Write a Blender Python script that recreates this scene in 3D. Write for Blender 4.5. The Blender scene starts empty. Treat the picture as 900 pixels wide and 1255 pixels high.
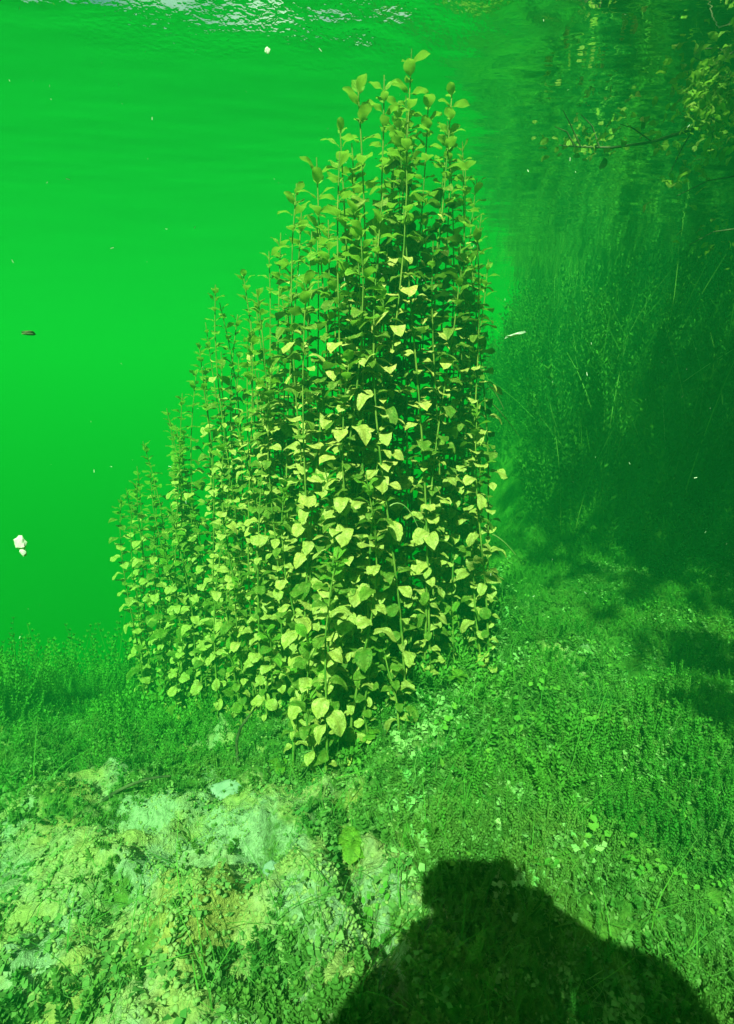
import bpy, bmesh, math, random
import numpy as np
from mathutils import Vector, Matrix, Euler
R = math.radians
rng = np.random.default_rng(11)
random.seed(11)
sc = bpy.context.scene
col = sc.collection

# ------------------------------------------------------------------ camera, sky, sun, exposure
PITCH = R(13.7); FPX = 684.0
cam_data = bpy.data.cameras.new('camera'); cam = bpy.data.objects.new('camera', cam_data); col.objects.link(cam)
cam_data.sensor_fit = 'VERTICAL'; cam_data.angle = 2*math.atan(627.5/FPX)
cam_data.clip_start = .01; cam_data.clip_end = 400
cam.location = (0, 0, 0); cam.rotation_euler = (math.pi/2-PITCH, 0, 0)
sc.camera = cam
SUN_EL = R(50); SUN_AZ = (0.25, 0.968)                 # horizontal direction in which the light travels
world = bpy.data.worlds.new('World'); sc.world = world; world.use_nodes = True
wn = world.node_tree.nodes; wl = world.node_tree.links
sky = wn.new('ShaderNodeTexSky'); sky.sky_type = 'NISHITA'; sky.sun_disc = False
sky.sun_elevation = SUN_EL
sky.dust_density = 4.0; sky.air_density = .8; sky.sun_rotation = math.atan2(-SUN_AZ[0], -SUN_AZ[1])
cl = wn.new('ShaderNodeTexNoise'); cl.inputs['Scale'].default_value = 3.2; cl.inputs['Detail'].default_value = 5; ct = wn.new('ShaderNodeTexCoord'); wl.new(ct.outputs['Generated'], cl.inputs['Vector'])
cr = wn.new('ShaderNodeValToRGB'); cr.color_ramp.elements[0].position = .42; cr.color_ramp.elements[1].position = .66; wl.new(cl.outputs[0], cr.inputs[0])
cm = wn.new('ShaderNodeMix'); cm.data_type = 'RGBA'; wl.new(cr.outputs[0], cm.inputs[0]); wl.new(sky.outputs[0], cm.inputs[6]); cm.inputs[7].default_value = (6.5, 6.4, 6.2, 1)   # thin bright cloud over the clear sky
wl.new(cm.outputs[2], wn['Background'].inputs['Color']); wn['Background'].inputs['Strength'].default_value = .07
sd = bpy.data.lights.new('sun', 'SUN'); sd.energy = 5; sd.angle = R(.5); sd.color = (1, .95, .86)
sun = bpy.data.objects.new('sun', sd); col.objects.link(sun)
sun.rotation_euler = Vector((SUN_AZ[0]*math.cos(SUN_EL), SUN_AZ[1]*math.cos(SUN_EL), -math.sin(SUN_EL))).to_track_quat('-Z', 'Y').to_euler()
sc.view_settings.view_transform = 'Standard'; sc.view_settings.look = 'None'
sc.view_settings.gamma = 1; sc.view_settings.exposure = 1.5
sc.cycles.use_denoising = True
sc.cycles.max_bounces = 7; sc.cycles.diffuse_bounces = 2; sc.cycles.glossy_bounces = 2
sc.cycles.transmission_bounces = 3; sc.cycles.volume_bounces = 1; sc.cycles.transparent_max_bounces = 10
WATER_Z = .65

# ------------------------------------------------------------------ helpers
def at(px, py, y):
    """A place in the world: the point at y metres ahead that the photograph shows at (px, py)."""
    u = (px-450)/FPX; v = (627.5-py)/FPX
    d = Vector((u, math.cos(PITCH)+v*math.sin(PITCH), -math.sin(PITCH)+v*math.cos(PITCH)))
    return d*(y/d.y)

def link(name, data, parent=None):
    o = bpy.data.objects.new(name, data); col.objects.link(o)
    if parent is not None: o.parent = parent
    return o
def tag(o, label=None, cat=None, group=None, kind=None):
    if label: o['label'] = label
    if cat: o['category'] = cat
    if group: o['group'] = group
    if kind: o['kind'] = kind
    return o
def mesh_np(name, verts, faces, mat, smooth=True):
    """verts (n,3), faces (m,k) all of one size."""
    verts = np.asarray(verts, np.float32); faces = np.asarray(faces, np.int32)
    me = bpy.data.meshes.new(name); k = faces.shape[1]
    me.vertices.add(len(verts)); me.vertices.foreach_set('co', verts.ravel())
    me.loops.add(faces.size); me.loops.foreach_set('vertex_index', faces.ravel())
    me.polygons.add(len(faces)); me.polygons.foreach_set('loop_start', np.arange(0, faces.size, k, dtype=np.int32))
    if smooth: me.polygons.foreach_set('use_smooth', np.ones(len(faces), bool))
    me.update(calc_edges=True); me.materials.append(mat)
    return me
def hash2(ix, iy, seed):
    h = (ix.astype(np.int64)*374761393 + iy.astype(np.int64)*668265263 + seed*982451653) & 0x7fffffff
    h = ((h ^ (h >> 13))*1274126177) & 0x7fffffff
    return ((h ^ (h >> 16)) & 0xffff)/65535.0
def vnoise(x, y, seed=0):
    ix = np.floor(x); iy = np.floor(y); fx = x-ix; fy = y-iy
    fx = fx*fx*fx*(fx*(fx*6-15)+10); fy = fy*fy*fy*(fy*(fy*6-15)+10)
    a = hash2(ix, iy, seed); b = hash2(ix+1, iy, seed); c = hash2(ix, iy+1, seed); d = hash2(ix+1, iy+1, seed)
    return (a*(1-fx)+b*fx)*(1-fy)+(c*(1-fx)+d*fx)*fy
def fbm(x, y, freq, octs=4, seed=0, gain=.5):
    s = 0; a = 1; t = 0
    for o in range(octs):
        s = s+a*(vnoise(x*freq+o*17.3, y*freq-o*9.1, seed+o)-.5); t += a; a *= gain; freq *= 2.03
    return s/t*2

# ------------------------------------------------------------------ materials
def mat_new(name):
    m = bpy.data.materials.new(name); m.use_nodes = True
    nt = m.node_tree; nt.nodes.clear()
    return m, nt, nt.nodes.new('ShaderNodeOutputMaterial')
def nd(nt, kind, **inp):
    n = nt.nodes.new(kind)
    for k, v in inp.items():
        key = k.replace('_', ' ')
        if key in n.inputs: n.inputs[key].default_value = v
        else: setattr(n, k, v)
    return n
def ramp(nt, fac, stops):
    r = nt.nodes.new('ShaderNodeValToRGB'); e = r.color_ramp.elements
    while len(e) < len(stops): e.new(.5)
    for i, (p, c) in enumerate(stops):
        e[i].position = p; e[i].color = (*c, 1) if len(c) == 3 else c
    nt.links.new(fac, r.inputs[0]); return r.outputs[0]
def mix_rgb(nt, fac, a, b):
    m = nt.nodes.new('ShaderNodeMix'); m.data_type = 'RGBA'
    for sock, val in ((m.inputs['Factor'], fac), (m.inputs[6], a), (m.inputs[7], b)):
        if hasattr(val, 'is_linked'): nt.links.new(val, sock)
        else: sock.default_value = val if isinstance(val, (int, float)) else (*val, 1)
    return m.outputs[2]

def leaf_material(name, top_a, top_b, under, stain, stain_amt, trans, scale=70):
    m, nt, out = mat_new(name)
    info = nt.nodes.new('ShaderNodeObjectInfo'); tc = nt.nodes.new('ShaderNodeTexCoord'); geo = nt.nodes.new('ShaderNodeNewGeometry')
    add = nd(nt, 'ShaderNodeVectorMath', operation='ADD')
    mul = nd(nt, 'ShaderNodeVectorMath', operation='SCALE'); comb = nt.nodes.new('ShaderNodeCombineXYZ')
    nt.links.new(info.outputs['Random'], comb.inputs[0]); nt.links.new(info.outputs['Random'], comb.inputs[1])
    nt.links.new(comb.outputs[0], mul.inputs[0]); mul.inputs['Scale'].default_value = 37.0
    nt.links.new(tc.outputs['Object'], add.inputs[0]); nt.links.new(mul.outputs[0], add.inputs[1])
    n1 = nd(nt, 'ShaderNodeTexNoise', Scale=scale, Detail=3.0); nt.links.new(add.outputs[0], n1.inputs['Vector'])
    n2 = nd(nt, 'ShaderNodeTexNoise', Scale=scale*4, Detail=2.0); nt.links.new(add.outputs[0], n2.inputs['Vector'])
    base = mix_rgb(nt, info.outputs['Random'], top_a, top_b)
    st = ramp(nt, n1.outputs[0], [(.42, (0, 0, 0)), (.68, (stain_amt,)*3)])
    c = mix_rgb(nt, st, base, stain)
    sp = ramp(nt, n2.outputs[0], [(.3, (.5, .5, .5)), (.6, (1.12, 1.12, 1.12))])
    mm = nt.nodes.new('ShaderNodeMix'); mm.data_type = 'RGBA'; mm.blend_type = 'MULTIPLY'; mm.inputs['Factor'].default_value = 1
    nt.links.new(c, mm.inputs[6]); nt.links.new(sp, mm.inputs[7])
    n3 = nd(nt, 'ShaderNodeTexNoise', Scale=scale*2.2, Detail=3.0, Roughness=.7); nt.links.new(add.outputs[0], n3.inputs['Vector'])
    brown = ramp(nt, n3.outputs[0], [(.60, (0, 0, 0)), (.70, (.75, .75, .75))])
    spotted = mix_rgb(nt, brown, mm.outputs[2], (.20, .13, .04))
    uv = nt.nodes.new('ShaderNodeAttribute'); uv.attribute_name = 'vein'
    c = mix_rgb(nt, uv.outputs['Fac'], spotted, tuple(x*.55 for x in top_a))
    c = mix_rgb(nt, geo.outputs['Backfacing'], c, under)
    p = nd(nt, 'ShaderNodeBsdfPrincipled', Roughness=.65); p.inputs['Specular IOR Level'].default_value = .2
    nt.links.new(c, p.inputs['Base Color'])
    bp = nd(nt, 'ShaderNodeBump', Strength=.5, Distance=.002); nt.links.new(n1.outputs[0], bp.inputs['Height']); nt.links.new(bp.outputs[0], p.inputs['Normal'])
    tr = nt.nodes.new('ShaderNodeBsdfTranslucent'); nt.links.new(c, tr.inputs[0])
    mx = nd(nt, 'ShaderNodeMixShader', Fac=trans)
    nt.links.new(p.outputs[0], mx.inputs[1]); nt.links.new(tr.outputs[0], mx.inputs[2]); nt.links.new(mx.outputs[0], out.inputs[0])
    return m
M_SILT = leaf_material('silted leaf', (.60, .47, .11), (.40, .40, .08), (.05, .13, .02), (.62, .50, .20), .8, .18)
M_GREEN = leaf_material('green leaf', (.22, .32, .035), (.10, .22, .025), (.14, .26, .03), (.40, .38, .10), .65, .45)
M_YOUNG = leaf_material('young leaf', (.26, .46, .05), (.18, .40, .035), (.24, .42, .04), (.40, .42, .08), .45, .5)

def plain(name, a, b, scale=20, rough=.8, trans=0, bump=.3):
    m, nt, out = mat_new(name)
    tc = nt.nodes.new('ShaderNodeNewGeometry')
    n = nd(nt, 'ShaderNodeTexNoise', Scale=scale, Detail=4.0); nt.links.new(tc.outputs['Position'], n.inputs['Vector'])
    f = ramp(nt, n.outputs[0], [(.35, (0, 0, 0)), (.65, (1, 1, 1))])
    c = mix_rgb(nt, f, a, b)
    p = nd(nt, 'ShaderNodeBsdfPrincipled', Roughness=rough); p.inputs['Specular IOR Level'].default_value = .2
    nt.links.new(c, p.inputs['Base Color'])
    if bump:
        bp = nd(nt, 'ShaderNodeBump', Strength=bump, Distance=.004); nt.links.new(n.outputs[0], bp.inputs['Height']); nt.links.new(bp.outputs[0], p.inputs['Normal'])
    last = p.outputs[0]
    if trans:
        tr = nt.nodes.new('ShaderNodeBsdfTranslucent'); nt.links.new(c, tr.inputs[0])
        mx = nd(nt, 'ShaderNodeMixShader', Fac=trans)
        nt.links.new(p.outputs[0], mx.inputs[1]); nt.links.new(tr.outputs[0], mx.inputs[2]); last = mx.outputs[0]
    nt.links.new(last, out.inputs[0]); return m
M_LIGHTWEED = plain('bright creeping and sunlit bank weed', (.12, .34, .05), (.26, .42, .07), 11, trans=.35, bump=0)  # also colours the waterline weeds as if sunlit
M_STEM = plain('stem', (.08, .17, .025), (.24, .26, .05), 30)
M_ALGAE = plain('algae fuzz', (.06, .20, .035), (.18, .28, .06), 7, trans=.3, bump=0)
M_LIT_CRUST = plain('algae crust in sunlit tone', (.16, .34, .10), (.38, .46, .20), 20, bump=0)  # paler than the other crust, its colour stands for sunlight
M_CRUMB = plain('silt crumb', (.14, .22, .06), (.36, .36, .15), 25, bump=0)
M_STRAND = plain('algae strand', (.07, .20, .04), (.20, .32, .09), 9, trans=.2, bump=0)
M_CLOT = plain('algae clot', (.06, .16, .035), (.20, .28, .09), 16, bump=.6)
M_MOSS = plain('feathery moss', (.05, .20, .025), (.15, .34, .05), 5, trans=.3, bump=0)
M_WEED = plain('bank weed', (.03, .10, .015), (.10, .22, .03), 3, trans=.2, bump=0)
M_REED = plain('reed stalk', (.10, .20, .04), (.25, .32, .08), 4, bump=0)
M_TWIG = plain('wet twig', (.03, .035, .02), (.12, .11, .06), 40)
M_PALE = plain('pale straw', (.42, .42, .18), (.28, .32, .12), 40)
M_STONE = plain('pale stone', (.26, .30, .28), (.36, .38, .34), 45, bump=.6)
M_BARK = plain('tree bark', (.06, .05, .04), (.16, .14, .10), 14)
M_CROWN = plain('tree foliage', (.04, .09, .02), (.08, .14, .03), 2, bump=0)
M_FLAKE = plain('white flake', (.5, .5, .46), (.7, .68, .56), 200, bump=0)
M_SUIT = plain('neoprene', (.012, .013, .015), (.03, .03, .035), 60)
M_SKIN = plain('skin', (.45, .28, .2), (.5, .32, .24), 60)
M_HOUSE = plain('grey casing', (.06, .06, .065), (.09, .09, .09), 60)
M_GLASS = plain('dark mask glass', (.02, .03, .04), (.03, .04, .05), 5, rough=.1, bump=0)

def bed_material():
    m, nt, out = mat_new('silt and algae')
    g = nt.nodes.new('ShaderNodeNewGeometry')
    def noise(s, d=5.0, r=.6):
        n = nd(nt, 'ShaderNodeTexNoise', Scale=s, Detail=d, Roughness=r); nt.links.new(g.outputs['Position'], n.inputs['Vector']); return n.outputs[0]
    a = nt.nodes.new('ShaderNodeAttribute'); a.attribute_name = 'algae'
    big = noise(4.5); mid = noise(17, 6.0, .65); fine = noise(110, 5.0, .7); spots = noise(9)
    silt = mix_rgb(nt, ramp(nt, big, [(.42, (0, 0, 0)), (.58, (1, 1, 1))]), (.38, .44, .29), (.48, .38, .11))
    silt = mix_rgb(nt, ramp(nt, spots, [(.5, (0, 0, 0)), (.62, (1, 1, 1))]), silt, (.40, .40, .14))
    green = mix_rgb(nt, ramp(nt, mid, [(.35, (0, 0, 0)), (.65, (1, 1, 1))]), (.035, .12, .02), (.14, .25, .045))
    add = nd(nt, 'ShaderNodeMath', operation='ADD'); nt.links.new(a.outputs['Fac'], add.inputs[0])
    sub = nd(nt, 'ShaderNodeMath', operation='MULTIPLY_ADD'); nt.links.new(mid, sub.inputs[0]); sub.inputs[1].default_value = 1.9; sub.inputs[2].default_value = -.95
    nt.links.new(sub.outputs[0], add.inputs[1])
    f = ramp(nt, add.outputs[0], [(.38, (0, 0, 0)), (.62, (1, 1, 1))])
    c = mix_rgb(nt, f, silt, green)
    dk = ramp(nt, fine, [(.3, (.5, .5, .5)), (.6, (1.1, 1.1, 1.1))])
    mm = nt.nodes.new('ShaderNodeMix'); mm.data_type = 'RGBA'; mm.blend_type = 'MULTIPLY'; mm.inputs['Factor'].default_value = 1
    nt.links.new(c, mm.inputs[6]); nt.links.new(dk, mm.inputs[7])
    p = nd(nt, 'ShaderNodeBsdfPrincipled', Roughness=.95); p.inputs['Specular IOR Level'].default_value = .1
    nt.links.new(mm.outputs[2], p.inputs['Base Color'])
    hs = nd(nt, 'ShaderNodeMath', operation='ADD'); nt.links.new(fine, hs.inputs[0]); nt.links.new(mid, hs.inputs[1])
    bp = nd(nt, 'ShaderNodeBump', Strength=.9, Distance=.012); nt.links.new(hs.outputs[0], bp.inputs['Height']); nt.links.new(bp.outputs[0], p.inputs['Normal'])
    nt.links.new(p.outputs[0], out.inputs[0]); return m
M_BED = bed_material()

def water_surface_material():
    m, nt, out = mat_new('water surface')
    g = nt.nodes.new('ShaderNodeNewGeometry')
    mp = nd(nt, 'ShaderNodeMapping'); mp.inputs['Scale'].default_value = (1, 2.6, 1); mp.inputs['Rotation'].default_value = (0, 0, .15)
    nt.links.new(g.outputs['Position'], mp.inputs['Vector'])
    n = nd(nt, 'ShaderNodeTexNoise', Scale=9.0, Detail=2.0); nt.links.new(mp.outputs[0], n.inputs['Vector'])
    bp = nd(nt, 'ShaderNodeBump', Strength=.15, Distance=.01); nt.links.new(n.outputs[0], bp.inputs['Height'])
    # a patch ruffled by a breath of wind, where sky light breaks through in many small facets
    mp2 = nd(nt, 'ShaderNodeMapping'); mp2.inputs['Location'].default_value = (.30, -5.2, 0); mp2.inputs['Scale'].default_value = (1.5, 4.2, 0); nt.links.new(g.outputs['Position'], mp2.inputs['Vector'])
    ln = nd(nt, 'ShaderNodeVectorMath', operation='LENGTH'); nt.links.new(mp2.outputs[0], ln.inputs[0])
    big = nd(nt, 'ShaderNodeTexNoise', Scale=5.0, Detail=3.0); nt.links.new(mp.outputs[0], big.inputs['Vector'])
    ad = nd(nt, 'ShaderNodeMath', operation='MULTIPLY_ADD'); nt.links.new(big.outputs[0], ad.inputs[0]); ad.inputs[1].default_value = 1.1; nt.links.new(ln.outputs['Value'], ad.inputs[2])
    mr = nd(nt, 'ShaderNodeMapRange'); mr.inputs['From Min'].default_value = .45; mr.inputs['From Max'].default_value = 1.5; mr.inputs['To Min'].default_value = .75; mr.inputs['To Max'].default_value = 0; nt.links.new(ad.outputs[0], mr.inputs['Value'])
    n4 = nd(nt, 'ShaderNodeTexNoise', Scale=75.0, Detail=2.0); nt.links.new(g.outputs['Position'], n4.inputs['Vector'])
    b2 = nd(nt, 'ShaderNodeBump', Distance=.008); nt.links.new(mr.outputs[0], b2.inputs['Strength']); nt.links.new(n4.outputs[0], b2.inputs['Height']); nt.links.new(bp.outputs[0], b2.inputs['Normal']); bp = b2
    fr = nd(nt, 'ShaderNodeFresnel', IOR=1.33); nt.links.new(bp.outputs[0], fr.inputs['Normal'])
    tr = nt.nodes.new('ShaderNodeBsdfTransparent')
    gl = nd(nt, 'ShaderNodeBsdfGlossy', Roughness=.03); nt.links.new(bp.outputs[0], gl.inputs['Normal'])
    gl.inputs['Color'].default_value = (1, 1, 1, 1)
    mx = nt.nodes.new('ShaderNodeMixShader')
    nt.links.new(fr.outputs[0], mx.inputs[0]); nt.links.new(tr.outputs[0], mx.inputs[1]); nt.links.new(gl.outputs[0], mx.inputs[2])
    nt.links.new(mx.outputs[0], out.inputs[0]); return m

# ------------------------------------------------------------------ the setting: bed, water surface, the water itself
CTRL = np.array([
 (0, .3, -.71), (-.6, .4, -.76), (.7, .4, -.67), (0, .95, -.71), (-.35, .95, -.78), (.6, 1.1, -.69), (1.2, 1.0, -.62), (.28, 1.4, -.74),
 (1.35, 2.0, -.68), (.7, 2.6, -.78), (1.35, 3.2, -.28), (1.55, 4.2, .46), (1.05, 4.4, .2), (.5, 4.3, -1.6), (1.8, 5.4, .68), (2.6, 3.0, .25), (3.6, 5, .95), (3, 1, -.15), (5, 2.5, 1.0), (4, -.5, .3),
 (-.97, 1.3, -.98), (-.6, 1.55, -1.09), (-.75, 1.8, -1.21), (-1.2, 1.85, -1.14), (-1.9, 1.6, -1.25), (-1.6, 2.6, -2.2), (-.3, 2.4, -1.45), (.0, 3.6, -2.6), (-2.5, 4, -5.0),
 (-5, 3, -6.5), (-4, .5, -2), (-1.5, -.5, -.95), (0, -2, -.75), (-3, -3, -1.8), (3, -3, .2), (-4, 8, -10), (.1, 6.5, -6), (6, 9, 1.2), (2.5, 8, .7), (8, 4, 1.3), (8, -3, 1.2)], float)
def tps_fit(c):
    n = len(c); d = np.linalg.norm(c[:, None, :2]-c[None, :, :2], axis=2)
    K = np.where(d > 0, d*d*np.log(d+1e-12), 0)+np.eye(n)*.003
    P = np.c_[np.ones(n), c[:, :2]]
    A = np.block([[K, P], [P.T, np.zeros((3, 3))]])
    return np.linalg.solve(A, np.r_[c[:, 2], 0, 0, 0])
TPS = tps_fit(CTRL)
def base_z(x, y):
    x = np.asarray(x, float); y = np.asarray(y, float)
    cx = np.clip(x, -6, 9); cy = np.clip(y, -3.5, 10)
    z = TPS[-3]+TPS[-2]*cx+TPS[-1]*cy
    for i, c in enumerate(CTRL):
        d2 = (cx-c[0])**2+(cy-c[1])**2
        z = z+TPS[i]*.5*d2*np.log(d2+1e-12)
    far = np.maximum(0, -6-x)*.15+np.where(x < 1.5, np.maximum(0, y-10)*.1, 0)
    return np.clip(z, -13, 1.5)-np.minimum(far, 1.5)
def lumps(x, y):
    z = .07*fbm(x, y, 2.6, 3, 3)+.022*np.clip(fbm(x, y, 13, 2, 19)*2.2, -.4, 1)
    n = fbm(x, y, 9, 4, 7, .55); z = z+.045*np.abs(n)+.02*n
    z = z+.030*np.maximum(0, fbm(x, y, 20, 3, 12))
    z = z+.014*fbm(x, y, 48, 2, 15)
    z = z+.06*fbm(x, y, 5.5, 3, 23)*np.clip((x-.05)/.2, 0, 1)
    # shallow crevice that runs towards the camera, with a raised ridge on its left
    t = np.clip((1.0-y)/.6, 0, 1); cx = -.075+.10*t+.012*np.sin(t*9)
    along = np.clip((y-.38)/.05, 0, 1)*np.clip((.86-y)/.08, 0, 1)
    z = z-.045*along*np.exp(-((x-cx)/.018)**2)+.03*along*np.exp(-((x-cx+.05)/.035)**2)
    return z
def ground(x, y):
    fade = 1/(1+np.maximum(0, np.hypot(np.asarray(x, float), np.asarray(y, float)-1)-3)*.2)
    return base_z(x, y)+lumps(np.asarray(x, float), np.asarray(y, float))*fade
def algae_amount(x, y):
    a = .82+1.0*fbm(x, y, 3.1, 4, 31)+.5*fbm(x, y, 11, 3, 33)
    a = a+.22*np.clip((x-.12)/.25, -.8, 1)+.4*np.clip((y-.95)/.35, -.4, 1)
    bare = [(-.42, .78, .18, .28), (-.12, .62, .10, .2), (.04, .68, .07, .1), (-.2, .43, .08, .1), (-.55, .98, .13, .22), (.1, .58, .09, .13), (.02, .5, .08, .1), (-.16, .83, .1, .1), (.62, .97, .16, .1), (.95, 1.3, .2, .1), (.5, 1.25, .13, .1), (.8, .75, .12, .1)]
    for bx, by, r, w in bare:
        a = a-.62*np.exp(-(((x-bx)/r)**2+((y-by)/(r*.6))**2))
    return np.clip(a, 0, 1)

def warped(n, span, mid, tight):
    s = np.linspace(-1, 1, n); return mid+np.sinh(s*tight)/math.sinh(tight)*span
def sheet(name, xs, ys, zf, mat):
    X, Y = np.meshgrid(xs, ys); Z = zf(X, Y); nx, ny = len(xs), len(ys)
    i = (np.arange(ny-1)[:, None]*nx+np.arange(nx-1)[None, :]).ravel()
    me = mesh_np(name, np.c_[X.ravel(), Y.ravel(), Z.ravel()], np.c_[i, i+1, i+nx+1, i+nx], mat)
    return me, X.ravel(), Y.ravel()
me, X, Y = sheet('lake_bed', warped(520, 44, .1, 5.6), warped(520, 44, .8, 5.6), ground, M_BED)
at_ = me.attributes.new('algae', 'FLOAT', 'POINT'); at_.data.foreach_set('value', algae_amount(X, Y).astype(np.float32))
tag(link('lake_bed', me), kind='structure')

def waves(x, y):
    z = 0*x
    for k, (dx, dy, wl_, amp, ph) in enumerate([(.3, 1, .62, .0016, .4), (-.5, .9, .37, .001, 1.7), (.1, 1, .13, .0005, 2.2), (.8, .6, .9, .002, 4), (-.25, 1, .085, .0003, .3)]):
        n = math.hypot(dx, dy); q = (x*dx+y*dy)/n
        z = z+amp*np.sin(q*2*math.pi/wl_+ph+2.2*fbm(x, y, .8, 2, 50+k))
    # a steeper swell close overhead on the left, where daylight breaks through
    s = np.exp(-(((x+.36+.1*np.sin(y*40))/.2)**2+((y-1.07+.1*x)/.11)**2))
    z = z+s*(.036+.03*fbm(x, y, 17, 4, 70, .6))
    z = z+.006*np.exp(-(((x-.02)/.38)**2+((y-1.24)/.13)**2))*fbm(x*.6, y, 24, 2, 72)
    return WATER_Z+z*np.clip(1.3-.05*np.hypot(x, y-1), .25, 1)
me, _, _ = sheet('water_surface', warped(420, 44, 0, 5.2), warped(420, 44, 1.6, 5.2), waves, water_surface_material())
tag(link('water_surface', me), kind='structure')

m, nt, out = mat_new('green lake water')
vol = nt.nodes.new('ShaderNodeVolumePrincipled')
vol.inputs['Color'].default_value = (.003, .062, .019, 1)
vol.inputs['Absorption Color'].default_value = (.32, .858, .38, 1)
vol.inputs['Density'].default_value = 1.0; vol.inputs['Anisotropy'].default_value = 0.0
nt.links.new(vol.outputs[0], out.inputs['Volume'])
def box_mesh(name, lo, hi, mat):
    v = [(x, y, z) for z in (lo[2], hi[2]) for y in (lo[1], hi[1]) for x in (lo[0], hi[0])]
    f = [(0, 2, 3, 1), (4, 5, 7, 6), (0, 1, 5, 4), (2, 6, 7, 3), (0, 4, 6, 2), (1, 3, 7, 5)]
    return mesh_np(name, v, f, mat, False)
tag(link('haze', box_mesh('haze', (-43.5, -42.5, -16), (43.5, 44, WATER_Z+.13), m)), kind='stuff')

# ------------------------------------------------------------------ shape builders
def tube(path, radii, n=6):
    """vertices and quads of a tapering tube along a list of points"""
    path = np.asarray(path, float); k = len(path)
    tang = np.gradient(path, axis=0); tang /= np.linalg.norm(tang, axis=1)[:, None]+1e-9
    ref = np.where(np.abs(tang[:, 2:3]) > .8, [[1., 0, 0]], [[0, 0, 1.]])
    a = np.cross(tang, ref); a /= np.linalg.norm(a, axis=1)[:, None]+1e-9; b = np.cross(tang, a)
    th = np.arange(n)*2*math.pi/n
    r = np.asarray(radii, float)*np.ones(k)
    v = path[:, None, :]+r[:, None, None]*(np.cos(th)[None, :, None]*a[:, None, :]+np.sin(th)[None, :, None]*b[:, None, :])
    f = []
    for i in range(k-1):
        for j in range(n):
            f.append((i*n+j, i*n+(j+1) % n, (i+1)*n+(j+1) % n, (i+1)*n+j))
    return v.reshape(-1, 3), np.array(f)
def join(parts):
    vs, fs, o = [], [], 0
    for v, f in parts:
        vs.append(v); fs.append(np.asarray(f)+o); o += len(v)
    return np.concatenate(vs), np.concatenate(fs)
def leaf_shape(L, W, arch, fold, wave, seed, nl=7, nw=4):
    r = np.random.default_rng(seed); v = []; vein = []
    for i in range(nl+1):
        t = i/nl
        w = W*.5*float(np.interp(t, [0, .16, .33, .5, .67, .84, .95, 1], [.12, .68, .95, 1.0, .95, .74, .40, .06]))
        for j in range(nw+1):
            s = j/nw*2-1
            x = L*(.12+.88*t); y = w*s
            z = arch*L*(4*t*(1-t)*.45-.55*t*t)+fold*abs(s)*w-.25*fold*w*s*s+wave*W*math.sin(t*8+s*2.2+seed)*abs(s)*.5
            v.append((x, y, z)); vein.append(.8 if s == 0 else 0)
    f = []
    for i in range(nl):
        for j in range(nw):
            a = i*(nw+1)+j; f.append((a, a+nw+1, a+nw+2, a+1))
    # leaf stalk
    n0 = len(v); v += [(0, -.0011, -.0008), (0, .0011, -.0008), (L*.12, .0011, 0), (L*.12, -.0011, 0)]; f.append((n0, n0+3, n0+2, n0+1)); vein += [.8]*4
    return np.array(v), np.array(f), np.array(vein, np.float32)
def leaf_mesh(mat, *a):
    v, f, vein = leaf_shape(*a)
    me = mesh_np('leaf', v, f, mat); k = me.attributes.new('vein', 'FLOAT', 'POINT'); k.data.foreach_set('value', vein); return me
SHAPES = [(.046, .035, .28, .08, .14, 1), (.050, .033, .38, .10, .2, 2), (.043, .036, .2, .04, .2, 3), (.050, .037, .5, .08, .14, 4), (.047, .031, .3, .16, .18, 5), (.053, .030, .42, .06, .22, 6), (.042, .035, .1, .12, .24, 7)]
LEAVES = {k: [leaf_mesh(mt, *s) for s in SHAPES] for k, mt in (('silt', M_SILT), ('green', M_GREEN))}
LEAVES['young'] = [leaf_mesh(M_YOUNG, L*.98, W*.8, a*.5, fo*1.4, w, s) for L, W, a, fo, w, s in SHAPES]

def scatter(name, template, pts, yaw, tilt, tdir, scale, mat, label=None, smooth=True, parent=None):
    """copies of one small shape merged into a single object for cover that nobody could count"""
    tv, tf = template; n = len(pts)
    cy, sy = np.cos(yaw), np.sin(yaw); v = tv[None]*scale[:, None, None]
    x = v[..., 0]*cy[:, None]-v[..., 1]*sy[:, None]; y = v[..., 0]*sy[:, None]+v[..., 1]*cy[:, None]; z = v[..., 2]
    ct, st = np.cos(tilt)[:, None], np.sin(tilt)[:, None]; cd, sdn = np.cos(tdir)[:, None], np.sin(tdir)[:, None]
    a = x*cd+y*sdn; b = -x*sdn+y*cd
    a2 = a*ct+z*st; z2 = -a*st+z*ct
    V = np.stack([a2*cd-b*sdn, a2*sdn+b*cd, z2], -1)+pts[:, None, :]
    F = (tf[None]+(np.arange(n)*len(tv))[:, None, None]).reshape(-1, tf.shape[1])
    o = link(name, mesh_np(name, V.reshape(-1, 3), F, mat, smooth), parent)
    return tag(o, kind='stuff')

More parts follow.
